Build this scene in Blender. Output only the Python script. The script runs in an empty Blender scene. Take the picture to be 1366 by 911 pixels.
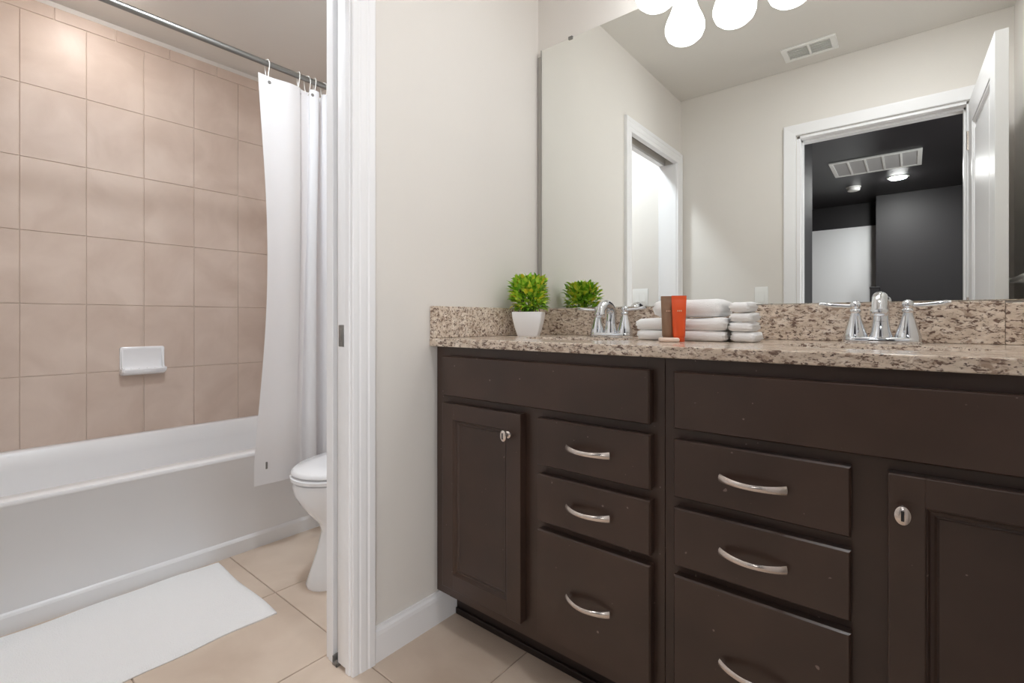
import bpy, bmesh, math, random
from mathutils import Vector, Matrix
random.seed(7)
SC = bpy.context.scene
COL = SC.collection
PI = math.pi

# ------------------------------------------------------------------ camera
cam_d = bpy.data.cameras.new('camera')
cam = bpy.data.objects.new('camera', cam_d)
COL.objects.link(cam)
cam.location = (1.1925, -1.6176, 0.9784)
cam.rotation_euler = (PI / 2, 0, math.radians(39.5))
cam_d.sensor_width = 36.0
cam_d.lens = 36.0 * 647.0 / 1366.0
cam_d.shift_y = -28.0 / 1366.0
cam_d.clip_start = 0.01
SC.camera = cam

# ------------------------------------------------------------------ world, exposure, light strengths
w = bpy.data.worlds.new('world')
SC.world = w
w.use_nodes = True
w.node_tree.nodes['Background'].inputs[0].default_value = (0.8, 0.85, 1, 1)
w.node_tree.nodes['Background'].inputs[1].default_value = 0.0
SC.view_settings.view_transform = 'Standard'
SC.view_settings.look = 'None'
SC.view_settings.gamma = 1.0
SC.view_settings.use_curve_mapping = False
SC.view_settings.exposure = 0.82
SC.cycles.max_bounces = 12
SC.cycles.diffuse_bounces = 8
SC.cycles.glossy_bounces = 6
SC.cycles.sample_clamp_indirect = 6.0
L_SHADE = 3.3      # vanity glass shades
L_SHOWER = 50.0     # can light over the tub
L_TOILET_FILL = 135.0     # unseen fill light added to brighten the toilet room
L_HALL = 300.0      # can light in the dark hall
L_VANITY_FILL = 78.0       # fill light added out of view in the vanity room ceiling

# added soft fill at the right of the hall, standing in for daylight
ad = bpy.data.lights.new('hall_fill', 'AREA')
ad.shape = 'RECTANGLE'
ad.size, ad.size_y = 1.0, 1.4
ad.energy = 23.0
ad.color = (0.97, 0.985, 1.0)
ao = bpy.data.objects.new('hall_fill', ad)
COL.objects.link(ao)
ao.location = (2.39, -2.95, 1.30)
ao.rotation_euler = (PI / 2, 0, PI / 2)

# ------------------------------------------------------------------ materials
def s2l(c):
    c = c / 255.0
    return c / 12.92 if c <= 0.04045 else ((c + 0.055) / 1.055) ** 2.4


def rgb(r, g, b):
    return (s2l(r), s2l(g), s2l(b), 1.0)


def mat(name, col, rough=0.5, metal=0.0, spec=0.5, coat=0.0, vary=0.0, vscale=8.0, bump=0.0, bscale=60.0, emit=0.0, ecol=None, trans=0.0, sub=0.0):
    m = bpy.data.materials.new(name)
    m.use_nodes = True
    nt = m.node_tree
    b = nt.nodes['Principled BSDF']
    b.inputs['Base Color'].default_value = rgb(*col)
    b.inputs['Roughness'].default_value = rough
    b.inputs['Metallic'].default_value = metal
    b.inputs['Specular IOR Level'].default_value = spec
    b.inputs['Coat Weight'].default_value = coat
    if trans:
        b.inputs['Transmission Weight'].default_value = trans
    if emit:
        b.inputs['Emission Color'].default_value = rgb(*(ecol or col))
        b.inputs['Emission Strength'].default_value = emit
    tc = nt.nodes.new('ShaderNodeTexCoord')
    if vary:
        n = nt.nodes.new('ShaderNodeTexNoise')
        n.inputs['Scale'].default_value = vscale
        n.inputs['Detail'].default_value = 5
        nt.links.new(tc.outputs['Object'], n.inputs['Vector'])
        r = nt.nodes.new('ShaderNodeValToRGB')
        c = rgb(*col)
        r.color_ramp.elements[0].position = 0.3
        r.color_ramp.elements[1].position = 0.7
        r.color_ramp.elements[0].color = tuple(x * (1 - vary) for x in c[:3]) + (1,)
        r.color_ramp.elements[1].color = tuple(min(1, x * (1 + vary)) for x in c[:3]) + (1,)
        nt.links.new(n.outputs['Fac'], r.inputs['Fac'])
        nt.links.new(r.outputs['Color'], b.inputs['Base Color'])
    if bump:
        n2 = nt.nodes.new('ShaderNodeTexNoise')
        n2.inputs['Scale'].default_value = bscale
        n2.inputs['Detail'].default_value = 4
        nt.links.new(tc.outputs['Object'], n2.inputs['Vector'])
        bp = nt.nodes.new('ShaderNodeBump')
        bp.inputs['Strength'].default_value = bump
        bp.inputs['Distance'].default_value = 0.004
        nt.links.new(n2.outputs['Fac'], bp.inputs['Height'])
        nt.links.new(bp.outputs['Normal'], b.inputs['Normal'])
    return m


def granite():
    m = bpy.data.materials.new('granite')
    m.use_nodes = True
    nt = m.node_tree
    b = nt.nodes['Principled BSDF']
    b.inputs['Roughness'].default_value = 0.16
    tc = nt.nodes.new('ShaderNodeTexCoord')
    mp = nt.nodes.new('ShaderNodeMapping')
    mp.inputs['Rotation'].default_value = (0.35, 0.5, 0.4)
    mp.inputs['Scale'].default_value = (0.75, 1.25, 1.45)
    nt.links.new(tc.outputs['Object'], mp.inputs['Vector'])

    def noise(scale, detail, rough=0.6, dist=0.0):
        n = nt.nodes.new('ShaderNodeTexNoise')
        n.inputs['Scale'].default_value = scale
        n.inputs['Detail'].default_value = detail
        n.inputs['Roughness'].default_value = rough
        n.inputs['Distortion'].default_value = dist
        nt.links.new(mp.outputs['Vector'], n.inputs['Vector'])
        return n

    def ramp(src, stops):
        r = nt.nodes.new('ShaderNodeValToRGB')
        els = r.color_ramp.elements
        els[0].position, els[0].color = stops[0]
        els[1].position, els[1].color = stops[-1]
        for p, c in stops[1:-1]:
            e = els.new(p)
            e.color = c
        nt.links.new(src, r.inputs['Fac'])
        return r

    def mix(f, a, c):
        x = nt.nodes.new('ShaderNodeMix')
        x.data_type = 'RGBA'
        nt.links.new(f, x.inputs[0])
        nt.links.new(a, x.inputs[6])
        if isinstance(c, tuple):
            x.inputs[7].default_value = c
        else:
            nt.links.new(c, x.inputs[7])
        return x.outputs[2]
    base = ramp(noise(34, 6).outputs['Fac'], [(0.30, rgb(196, 178, 160)), (0.5, rgb(219, 203, 186)), (0.68, rgb(236, 225, 212))])
    W, K = (1, 1, 1, 1), (0, 0, 0, 1)
    g = ramp(noise(60, 5, 0.65, 0.6).outputs['Fac'], [(0.52, K), (0.62, W)])
    c1 = mix(g.outputs['Color'], base.outputs['Color'], rgb(172, 150, 133))
    d = ramp(noise(92, 6, 0.68, 0.4).outputs['Fac'], [(0.53, K), (0.59, W)])
    c2 = mix(d.outputs['Color'], c1, rgb(116, 95, 84))
    e = ramp(noise(130, 3, 0.6).outputs['Fac'], [(0.62, K), (0.68, W)])
    c3 = mix(e.outputs['Color'], c2, rgb(80, 65, 60))
    nt.links.new(c3, b.inputs['Base Color'])
    return m


def tiled(name, ca, cb, rough, bscale):
    """mottled ceramic: two tones blended by soft noise, random tone per tile island"""
    m = bpy.data.materials.new(name)
    m.use_nodes = True
    nt = m.node_tree
    b = nt.nodes['Principled BSDF']
    b.inputs['Roughness'].default_value = rough
    tc = nt.nodes.new('ShaderNodeTexCoord')
    n = nt.nodes.new('ShaderNodeTexNoise')
    n.inputs['Scale'].default_value = bscale
    n.inputs['Detail'].default_value = 6
    n.inputs['Distortion'].default_value = 0.6
    nt.links.new(tc.outputs['Object'], n.inputs['Vector'])
    geo = nt.nodes.new('ShaderNodeNewGeometry')
    ma = nt.nodes.new('ShaderNodeMath')
    ma.operation = 'MULTIPLY_ADD'
    ma.inputs[1].default_value = 0.10
    nt.links.new(geo.outputs['Random Per Island'], ma.inputs[0])
    nt.links.new(n.outputs['Fac'], ma.inputs[2])
    r = nt.nodes.new('ShaderNodeValToRGB')
    r.color_ramp.elements[0].position = 0.36
    r.color_ramp.elements[1].position = 0.72
    r.color_ramp.elements[0].color = rgb(*ca)
    r.color_ramp.elements[1].color = rgb(*cb)
    nt.links.new(ma.outputs[0], r.inputs['Fac'])
    nt.links.new(r.outputs['Color'], b.inputs['Base Color'])
    bp = nt.nodes.new('ShaderNodeBump')
    bp.inputs['Strength'].default_value = 0.08
    bp.inputs['Distance'].default_value = 0.003
    nt.links.new(n.outputs['Fac'], bp.inputs['Height'])
    nt.links.new(bp.outputs['Normal'], b.inputs['Normal'])
    return m


M = {
    'wall': mat('wall_paint', (226, 222, 217), 0.7, spec=0.25, vary=0.012, vscale=2.0, bump=0.05, bscale=220),
    'ceil': mat('ceiling_paint', (224, 221, 216), 0.85, spec=0.15, bump=0.08, bscale=160),
    'trim': mat('trim_paint', (240, 240, 242), 0.35, spec=0.4),
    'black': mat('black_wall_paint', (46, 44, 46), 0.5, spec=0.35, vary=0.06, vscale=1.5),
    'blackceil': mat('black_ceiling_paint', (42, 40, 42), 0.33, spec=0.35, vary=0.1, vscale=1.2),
    'granite': granite(),
    'espresso': mat('espresso_wood', (66, 49, 41), 0.32, spec=0.55, vary=0.2, vscale=5.0),
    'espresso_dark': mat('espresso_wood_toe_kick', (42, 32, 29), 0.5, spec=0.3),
    'chrome': mat('chrome', (225, 228, 232), 0.07, 1.0),
    'nickel': mat('satin_nickel', (226, 216, 209), 0.24, 1.0),
    'steel': mat('brushed_steel', (150, 150, 148), 0.3, 1.0),
    'mirror': mat('mirror_silver', (243, 245, 242), 0.0, 1.0),
    'porcelain': mat('porcelain', (236, 236, 238), 0.12, spec=0.5, coat=0.2),
    'acrylic': mat('tub_acrylic', (232, 232, 233), 0.25, spec=0.45),
    'tile': tiled('wall_tile_ceramic', (197, 177, 163), (212, 194, 181), 0.42, 5.0),
    'grout': mat('wall_tile_grout', (214, 198, 185), 0.8),
    'ftile': tiled('floor_tile_ceramic', (200, 180, 162), (217, 199, 182), 0.35, 4.0),
    'fgrout': mat('floor_tile_grout', (172, 153, 137), 0.85),
    'cloth': mat('white_terry', (246, 246, 246), 0.95, spec=0.1, bump=0.5, bscale=420),
    'matcloth': mat('bath_mat_cotton', (240, 239, 239), 0.95, spec=0.1, bump=0.6, bscale=260),
    'curtain': mat('curtain_fabric', (246, 246, 248), 0.85, spec=0.15, bump=0.15, bscale=500),
    'plastic': mat('white_plastic', (238, 238, 236), 0.35),
    'ring': mat('curtain_ring_plastic', (214, 212, 206), 0.3),
    'edge_shade': mat('mirror_edge_shade', (176, 173, 168), 0.45, 0.4),
    'dark': mat('dark_recess', (38, 36, 36), 0.6),
    'grey': mat('grey_metal_clip', (140, 138, 135), 0.4, 0.6),
    'pot': mat('white_pot_ceramic', (244, 244, 245), 0.3),
    'leaf': mat('leaf_green', (96, 150, 26), 0.45, vary=0.0),
    'brown': mat('brown_tube_plastic', (139, 108, 84), 0.4),
    'orange': mat('orange_tube_plastic', (226, 84, 30), 0.38),
    'letter': mat('tube_lettering', (232, 196, 168), 0.5),
    'soap': mat('cream_soap_wrap', (240, 218, 202), 0.5),
    'shade': mat('frosted_glass_lit', (255, 250, 240), 0.4, emit=L_SHADE, ecol=(247, 251, 255)),
    'lampS': mat('shower_lamp_lit', (255, 244, 230), 0.4, emit=L_SHOWER, ecol=(255, 248, 243)),
    'fillT': mat('toilet_fill_lit', (255, 250, 244), 0.4, emit=L_TOILET_FILL, ecol=(238, 247, 255)),
    'fillD': mat('vanity_room_fill_lit', (255, 255, 255), 0.4, emit=L_VANITY_FILL, ecol=(250, 252, 255)),
    'lampH': mat('hall_lamp_lit', (255, 255, 255), 0.4, emit=L_HALL, ecol=(255, 255, 255)),
    'grille': mat('grille_grey', (190, 189, 190), 0.6),
    'halldoor': mat('hall_door_paint', (226, 226, 228), 0.5),
}


def leafmat():
    m = M['leaf']
    nt = m.node_tree
    b = nt.nodes['Principled BSDF']
    geo = nt.nodes.new('ShaderNodeNewGeometry')
    r = nt.nodes.new('ShaderNodeValToRGB')
    els = r.color_ramp.elements
    els[0].position, els[0].color = 0.0, rgb(96, 156, 30)
    els[1].position, els[1].color = 1.0, rgb(244, 226, 66)
    e = els.new(0.45); e.color = rgb(152, 206, 56)
    e = els.new(0.8); e.color = rgb(212, 230, 84)
    nt.links.new(geo.outputs['Random Per Island'], r.inputs['Fac'])
    nt.links.new(r.outputs['Color'], b.inputs['Base Color'])


leafmat()


def nicks():
    """sparse pale nicks of wear in the cabinet stain"""
    nt = M['espresso'].node_tree
    b = nt.nodes['Principled BSDF']
    src = b.inputs['Base Color'].links[0].from_socket
    tc = nt.nodes.new('ShaderNodeTexCoord')
    n = nt.nodes.new('ShaderNodeTexNoise')
    n.inputs['Scale'].default_value = 75
    n.inputs['Detail'].default_value = 1
    nt.links.new(tc.outputs['Object'], n.inputs['Vector'])
    r = nt.nodes.new('ShaderNodeValToRGB')
    r.color_ramp.elements[0].position = 0.775
    r.color_ramp.elements[1].position = 0.80
    nt.links.new(n.outputs['Fac'], r.inputs['Fac'])
    x = nt.nodes.new('ShaderNodeMix')
    x.data_type = 'RGBA'
    nt.links.new(r.outputs['Color'], x.inputs[0])
    nt.links.new(src, x.inputs[6])
    x.inputs[7].default_value = rgb(128, 112, 104)
    nt.links.new(x.outputs[2], b.inputs['Base Color'])


nicks()


def translucent_cloth():
    """thin woven curtain: part of the light behind it comes through"""
    nt = M['curtain'].node_tree
    b = nt.nodes['Principled BSDF']
    out = nt.nodes['Material Output']
    t = nt.nodes.new('ShaderNodeBsdfTranslucent')
    t.inputs['Color'].default_value = rgb(238, 238, 240)
    mx = nt.nodes.new('ShaderNodeMixShader')
    mx.inputs[0].default_value = 0.48
    nt.links.new(b.outputs[0], mx.inputs[1])
    nt.links.new(t.outputs[0], mx.inputs[2])
    nt.links.new(mx.outputs[0], out.inputs['Surface'])


translucent_cloth()


# ------------------------------------------------------------------ mesh helpers
def BM():
    return bmesh.new()


def box(bm, x0, x1, y0, y1, z0, z1, bev=0.0, seg=2):
    g = bmesh.ops.create_cube(bm, size=1.0)
    vs = g['verts']
    bmesh.ops.scale(bm, vec=(x1 - x0, y1 - y0, z1 - z0), verts=vs)
    bmesh.ops.translate(bm, vec=((x0 + x1) / 2, (y0 + y1) / 2, (z0 + z1) / 2), verts=vs)
    if bev > 0:
        es = list({e for v in vs for e in v.link_edges})
        bmesh.ops.bevel(bm, geom=es, offset=bev, segments=seg, profile=0.5, affect='EDGES', clamp_overlap=True)


def loft(bm, loops, cap0=True, cap1=True, closed=True):
    rows = [[bm.verts.new(p) for p in lp] for lp in loops]
    n = len(rows[0])
    for a, b in zip(rows, rows[1:]):
        for i in range(n if closed else n - 1):
            j = (i + 1) % n
            try:
                bm.faces.new((a[i], a[j], b[j], b[i]))
            except ValueError:
                pass
    if closed and cap0:
        bm.faces.new(list(reversed(rows[0])))
    if closed and cap1:
        bm.faces.new(rows[-1])
    return rows


def lathe(bm, prof, c=(0, 0, 0), seg=28, axis='z', cap0=True, cap1=True):
    loops = []
    for r, h in prof:
        r = max(r, 1e-4)
        lp = []
        for k in range(seg):
            a = 2 * PI * k / seg
            u, v = r * math.cos(a), r * math.sin(a)
            p = {'z': (u, v, h), 'y': (u, h, -v), 'x': (h, u, v)}[axis]
            lp.append((c[0] + p[0], c[1] + p[1], c[2] + p[2]))
        loops.append(lp)
    loft(bm, loops, cap0, cap1)


def tube(bm, pts, rad, seg=12, flat=1.0, up=Vector((0, 0, 1)), closed=False):
    """sweep an ellipse; rad = number or list; flat scales the side axis"""
    P = [Vector(p) for p in pts]
    n = len(P)
    if not isinstance(rad, (list, tuple)):
        rad = [rad] * n
    loops = []
    for i, p in enumerate(P):
        if closed:
            t = P[(i + 1) % n] - P[i - 1]
        else:
            t = P[min(i + 1, n - 1)] - P[max(i - 1, 0)]
        t.normalize()
        s = t.cross(up)
        if s.length < 1e-3:
            s = t.cross(Vector((0, 1, 0)))
        s.normalize()
        q = s.cross(t).normalized()
        loops.append([tuple(p + s * (rad[i] * flat * math.cos(2 * PI * k / seg)) + q * (rad[i] * math.sin(2 * PI * k / seg))) for k in range(seg)])
    if closed:
        loops.append(loops[0])
        loft(bm, loops, False, False)
        bmesh.ops.remove_doubles(bm, verts=bm.verts, dist=1e-6)
    else:
        loft(bm, loops)


def sheet(bm, grid):
    rows = [[bm.verts.new(p) for p in r] for r in grid]
    for a, b in zip(rows, rows[1:]):
        for i in range(len(a) - 1):
            bm.faces.new((a[i], a[i + 1], b[i + 1], b[i]))


def obj(name, bm, m, parent=None, smooth=True, loc=None, angle=35):
    bmesh.ops.recalc_face_normals(bm, faces=bm.faces)
    me = bpy.data.meshes.new(name)
    bm.to_mesh(me)
    bm.free()
    me.materials.append(M[m] if isinstance(m, str) else m)
    if smooth:
        for p in me.polygons:
            p.use_smooth = True
        try:
            me.set_sharp_from_angle(angle=math.radians(angle))
        except Exception:
            pass
    o = bpy.data.objects.new(name, me)
    COL.objects.link(o)
    if parent is not None:
        o.parent = parent
    if loc is not None:
        o.location = loc
    return o


def tag(o, label, cat, group=None):
    o['label'] = label
    o['category'] = cat
    if group:
        o['group'] = group
    return o


def thing(name, label, cat, loc=(0, 0, 0), rz=0.0, group=None):
    o = bpy.data.objects.new(name, None)
    o.empty_display_size = 0.05
    COL.objects.link(o)
    o.location = loc
    o.rotation_euler = (0, 0, rz)
    return tag(o, label, cat, group)


def struct(name, bm, m, label=None, cat=None, smooth=False):
    o = obj(name, bm, m, smooth=smooth)
    o['kind'] = 'structure'
    o['label'] = label
    o['category'] = cat
    return o


def dup(root, loc, label=None, rz=None):
    r = root.copy()
    COL.objects.link(r)
    r.location = loc
    if rz is not None:
        r.rotation_euler = (0, 0, rz)
    if label:
        r['label'] = label
    for ch in list(root.children):
        c = ch.copy()
        COL.objects.link(c)
        c.parent = r
        for g in ch.children:
            d = g.copy()
            COL.objects.link(d)
            d.parent = c
    return r


# ------------------------------------------------------------------ dimensions of the place
XL, XR = -1.838, 1.56          # tub wall, right wall
YB, YF = 0.0, -1.63            # vanity wall, entry wall
H = 2.44
WT = 0.115
PX = -0.108                    # toilet-room face of the partition (room face is x = 0)
JY, JF = -0.875, -1.545        # pocket opening between these y
OZ = 2.010                     # opening height
DX0, DX1 = 0.678, 1.414        # entry door opening
CT = 0.922                     # counter top

# ================================================================== STRUCTURE
# floor: grout bed with individual tiles in one mesh
bm = BM()
box(bm, XL - 0.1, 2.6, -6.4, 0.1, -0.06, -0.003)
fl = struct('floor', bm, 'fgrout', 'beige square floor tiles with darker grout lines', 'floor')
bm = BM()
P0 = 0.4445
i0, i1 = -5, 7
for i in range(i0, i1):
    for j in range(-13, 3):
        x0 = -0.130 + P0 * i
        y0 = -0.812 + P0 * j
        a0, a1 = max(x0 + 0.0017, XL), min(x0 + P0 - 0.0017, 2.55)
        b0, b1 = max(y0 + 0.0017, -6.3), min(y0 + P0 - 0.0017, 0.0)
        if a1 - a0 > 0.02 and b1 - b0 > 0.02:
            box(bm, a0, a1, b0, b1, -0.004, 0.0, 0.0012, 1)
ft = obj('floor_tile_field', bm, 'ftile', parent=fl, smooth=False)

bm = BM()
box(bm, XL - 0.1, XR + 0.1, YF - WT, YB + 0.1, H, H + 0.06)
struct('ceiling', bm, 'ceil', 'pale grey flat bathroom ceiling', 'ceiling')

bm = BM()
box(bm, XL - 0.1, XR + 0.1, YB, YB + 0.1, 0, H)
struct('wall_back', bm, 'wall', 'greige wall behind the vanity and mirror', 'wall')
bm = BM()
box(bm, XL - 0.1, XL - 0.01, YF, YB, 0, H)
struct('wall_left', bm, 'wall', 'wall behind the bathtub, above the tile', 'wall')
bm = BM()
box(bm, XR, XR + 0.1, YF, YB, 0, H)
struct('wall_right', bm, 'wall', 'greige right hand wall behind the open door', 'wall')
bm = BM()
box(bm, XL - 0.1, DX0, YF - WT, YF, 0, H)
box(bm, DX1, XR + 0.1, YF - WT, YF, 0, H)
box(bm, DX0, DX1, YF - WT, YF, 2.045, H)
struct('wall_front', bm, 'wall', 'greige wall around the entry door, seen in the mirror', 'wall')

# partition with the pocket for the sliding door
bm = BM()
box(bm, PX, -0.083, JY + 0.016, YB, 0, H)
box(bm, -0.0195, 0.0, JY + 0.016, YB, 0, H)
box(bm, -0.083, -0.0195, -0.05, YB, 0, H)
box(bm, PX, 0.0, YF, JF - 0.016, 0, H)
box(bm, PX, -0.083, JF - 0.016, JY + 0.016, OZ + 0.016, H)
box(bm, -0.0195, 0.0, JF - 0.016, JY + 0.016, OZ + 0.016, H)
box(bm, -0.083, -0.0195, JF - 0.016, JY + 0.016, OZ + 0.09, H)
struct('wall_partition', bm, 'wall', 'greige partition wall between the vanity and the toilet room', 'wall')

# tile surround of the tub
ZT = [0.4045 + 0.3245 * k for k in range(0, 7)]
bm = BM()
box(bm, XL - 0.02, XL + 0.004, YF, YB, 0.40, 2.41)
box(bm, XL + 0.004, -1.0, YB - 0.004, YB, 0.40, 2.41)
tw = struct('wall_tile_surround', bm, 'grout', 'beige ceramic wall tile behind the bathtub', 'wall')
bm = BM()
PYT = 0.2235
g = 0.0012
for k in range(6):
    for j in range(-2, 10):
        ya = -1.35 + PYT * (j - 1)
        a, b_ = max(ya + g, YF), min(ya + PYT - g, YB - 0.009)
        if b_ - a > 0.02:
            box(bm, XL, XL + 0.008, a, b_, ZT[k] + g, ZT[k + 1] - g, 0.0016, 2)
for j in range(-2, 10):
    ya = -1.35 + PYT * (j - 0.5)
    a, b_ = max(ya + g, YF), min(ya + PYT - g, YB - 0.009)
    if b_ - a > 0.02:
        box(bm, XL, XL + 0.008, a, b_, ZT[6] - 0.0 + g, 2.41, 0.003, 2)
for k in range(6):
    for j in range(4):
        xa = XL + 0.01 + PYT * j
        box(bm, xa + g, xa + PYT - g, YB - 0.008, YB - 0.001, ZT[k] + g, ZT[k + 1] - g, 0.0016, 2)
obj('wall_tile_field', bm, 'tile', parent=tw, smooth=False)


# casings -----------------------------------------------------------------
CAS = [(0.0, 0.0), (0.0, 0.0110), (0.003, 0.0128), (0.015, 0.0138), (0.018, 0.0128), (0.021, 0.0128), (0.025, 0.0150), (0.040, 0.0160), (0.043, 0.0150), (0.047, 0.0150), (0.051, 0.0175), (0.068, 0.0180), (0.071, 0.016), (0.071, 0.0)]


CAS_FLAT = [(0.0, 0.0), (0.0, 0.0120), (0.004, 0.0140), (0.060, 0.0165), (0.068, 0.0165), (0.071, 0.0145), (0.071, 0.0)]


def casing(bm, origin, width_dir, out_dir, along, length, k=1.0, mitre=(0, 0), prof=None):
    """profile in (width, out) swept along; mitre = slope of each end"""
    o = Vector(origin); wd = Vector(width_dir); od = Vector(out_dir); al = Vector(along)
    l0 = [tuple(o + wd * (a * k) + od * b + al * (mitre[0] * a * k)) for a, b in (prof or CAS)]
    l1 = [tuple(o + wd * (a * k) + od * b + al * (length + mitre[1] * a * k)) for a, b in (prof or CAS)]
    loft(bm, [l0, l1])


# pocket-door opening: casing on the vanity side (starts at the opening edge, grows outwards)
bm = BM()
casing(bm, (0.0, JY + 0.004, 0), (0, 1, 0), (1, 0, 0), (0, 0, 1), OZ + 0.0, mitre=(0, 1))
casing(bm, (0.0, JF - 0.004, 0), (0, -1, 0), (1, 0, 0), (0, 0, 1), OZ + 0.0, mitre=(0, 1))
casing(bm, (0.0, JF - 0.004, OZ), (0, 0, 1), (1, 0, 0), (0, 1, 0), (JY - JF) + 0.008, mitre=(-1, 1))
struct('trim_1', bm, 'trim', 'white moulded casing around the toilet room doorway', 'trim')
bm = BM()
box(bm, PX - 0.015, PX, JY + 0.003, JY + 0.066, 0, OZ + 0.06, 0.003)
box(bm, PX - 0.015, PX, JF - 0.066, JF - 0.003, 0, OZ + 0.06, 0.003)
box(bm, PX - 0.0149, PX, JF - 0.003, JY + 0.003, OZ + 0.003, OZ + 0.06, 0.003)
struct('trim_2', bm, 'trim', 'white casing on the toilet room side of the doorway', 'trim')
bm = BM()
# split jambs, far jamb, split head jamb
box(bm, PX, -0.083, JY, JY + 0.016, 0, OZ, 0.002)
box(bm, -0.0195, 0.0, JY, JY + 0.016, 0, OZ, 0.002)
box(bm, PX, 0.0, JF - 0.016, JF, 0, OZ, 0.002)
box(bm, PX, -0.083, JF - 0.016, JY + 0.016, OZ, OZ + 0.016, 0.002)
box(bm, -0.0195, 0.0, JF - 0.016, JY + 0.016, OZ, OZ + 0.016, 0.002)
struct('trim_3', bm, 'trim', 'white split jambs of the pocket door opening', 'trim')

# pocket door slid into the wall: only its edge and latch show
d2 = bpy.data.objects.new('door_2', None)
COL.objects.link(d2)
d2['kind'] = 'structure'; d2['label'] = 'white pocket door slid into the partition wall'; d2['category'] = 'door'
bm = BM()
box(bm, -0.0605, -0.0205, JY + 0.0015, -0.16, 0.012, OZ + 0.03, 0.003)
obj('door_panel', bm, 'trim', d2)
bm = BM()
box(bm, -0.0525, -0.0265, JY - 0.0005, JY + 0.004, 0.905, 0.966, 0.002)
lt = obj('latch_plate', bm, 'steel', d2)
bm = BM()
box(bm, -0.0445, -0.0345, JY - 0.0012, JY + 0.003, 0.918, 0.953, 0.001)
obj('latch_slot', bm, 'grey', lt)
bm = BM()
box(bm, -0.0825, -0.021, JF, JY + 0.2, OZ + 0.05, OZ + 0.075)
obj('track', bm, 'grey', d2)
bm = BM()
box(bm, -0.080, -0.058, JY - 0.003, JY + 0.03, 0.0, 0.010, 0.001)
box(bm, -0.080, -0.076, JY - 0.003, JY + 0.03, 0.0, 0.026, 0.001)
box(bm, -0.062, -0.058, JY - 0.003, JY + 0.0, 0.0, 0.020, 0.001)
obj('floor_guide', bm, 'grey', d2)


# baseboards --------------------------------------------------------------
def baseboard(name, p0, p1, nrm, label, h=0.098):
    p0, p1, n = Vector(p0), Vector(p1), Vector(nrm)
    prof = [(0, 0), (0.014, 0), (0.014, h - 0.022), (0.012, h - 0.012), (0.007, h - 0.006), (0.006, h), (0, h)]
    l0 = [tuple(p0 + n * a + Vector((0, 0, b))) for a, b in prof]
    l1 = [tuple(p1 + n * a + Vector((0, 0, b))) for a, b in prof]
    bm = BM()
    loft(bm, [l0, l1])
    return struct(name, bm, 'trim', label, 'baseboard', smooth=False)


baseboard('baseboard_left', (0, JY + 0.075, 0), (0, -0.478, 0), (1, 0, 0), 'white baseboard along the partition wall beside the vanity')
baseboard('baseboard_front', (0, YF, 0), (DX0 - 0.08, YF, 0), (0, 1, 0), 'white baseboard under the light switch on the entry wall')
baseboard('baseboard_right', (XR, YF, 0), (XR, -0.6, 0), (-1, 0, 0), 'white baseboard on the right hand wall')
baseboard('baseboard_toilet', (PX - 0.0, JY + 0.07, 0), (PX, 0, 0), (-1, 0, 0), 'white baseboard on the toilet room side of the partition')
baseboard('baseboard_back', (-0.985, 0, 0), (PX - 0.015, 0, 0), (0, -1, 0), 'white baseboard on the wall behind the toilet')

# entry door frame and leaf
bm = BM()
casing(bm, (DX0 - 0.004, YF, 0), (-1, 0, 0), (0, 1, 0), (0, 0, 1), 2.048, 0.88, mitre=(0, 1), prof=CAS_FLAT)
casing(bm, (DX1 + 0.004, YF, 0), (1, 0, 0), (0, 1, 0), (0, 0, 1), 2.048, 0.88, mitre=(0, 1), prof=CAS_FLAT)
casing(bm, (DX0 - 0.004, YF, 2.048), (0, 0, 1), (0, 1, 0), (1, 0, 0), DX1 - DX0 + 0.008, 0.88, mitre=(-1, 1), prof=CAS_FLAT)
struct('trim_4', bm, 'trim', 'white moulded casing around the entry door in the mirror', 'trim')
bm = BM()
box(bm, DX0 - 0.001, DX0 + 0.016, YF - WT - 0.002, YF + 0.001, 0, 2.030, 0.001)
box(bm, DX1 - 0.016, DX1 + 0.001, YF - WT - 0.002, YF + 0.001, 0, 2.030, 0.001)
box(bm, DX0 + 0.016, DX1 - 0.016, YF - WT - 0.002, YF + 0.001, 2.030, 2.046, 0.001)
box(bm, DX0 + 0.016, DX0 + 0.024, YF - WT + 0.02, YF - 0.045, 0, 2.030, 0.001)
box(bm, DX1 - 0.024, DX1 - 0.016, YF - WT + 0.02, YF - 0.045, 0, 2.030, 0.001)
box(bm, DX0 + 0.016, DX1 - 0.016, YF - WT + 0.02, YF - 0.045, 2.018, 2.030, 0.001)
struct('trim_5', bm, 'trim', 'white jambs and stops of the entry door', 'trim')

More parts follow.
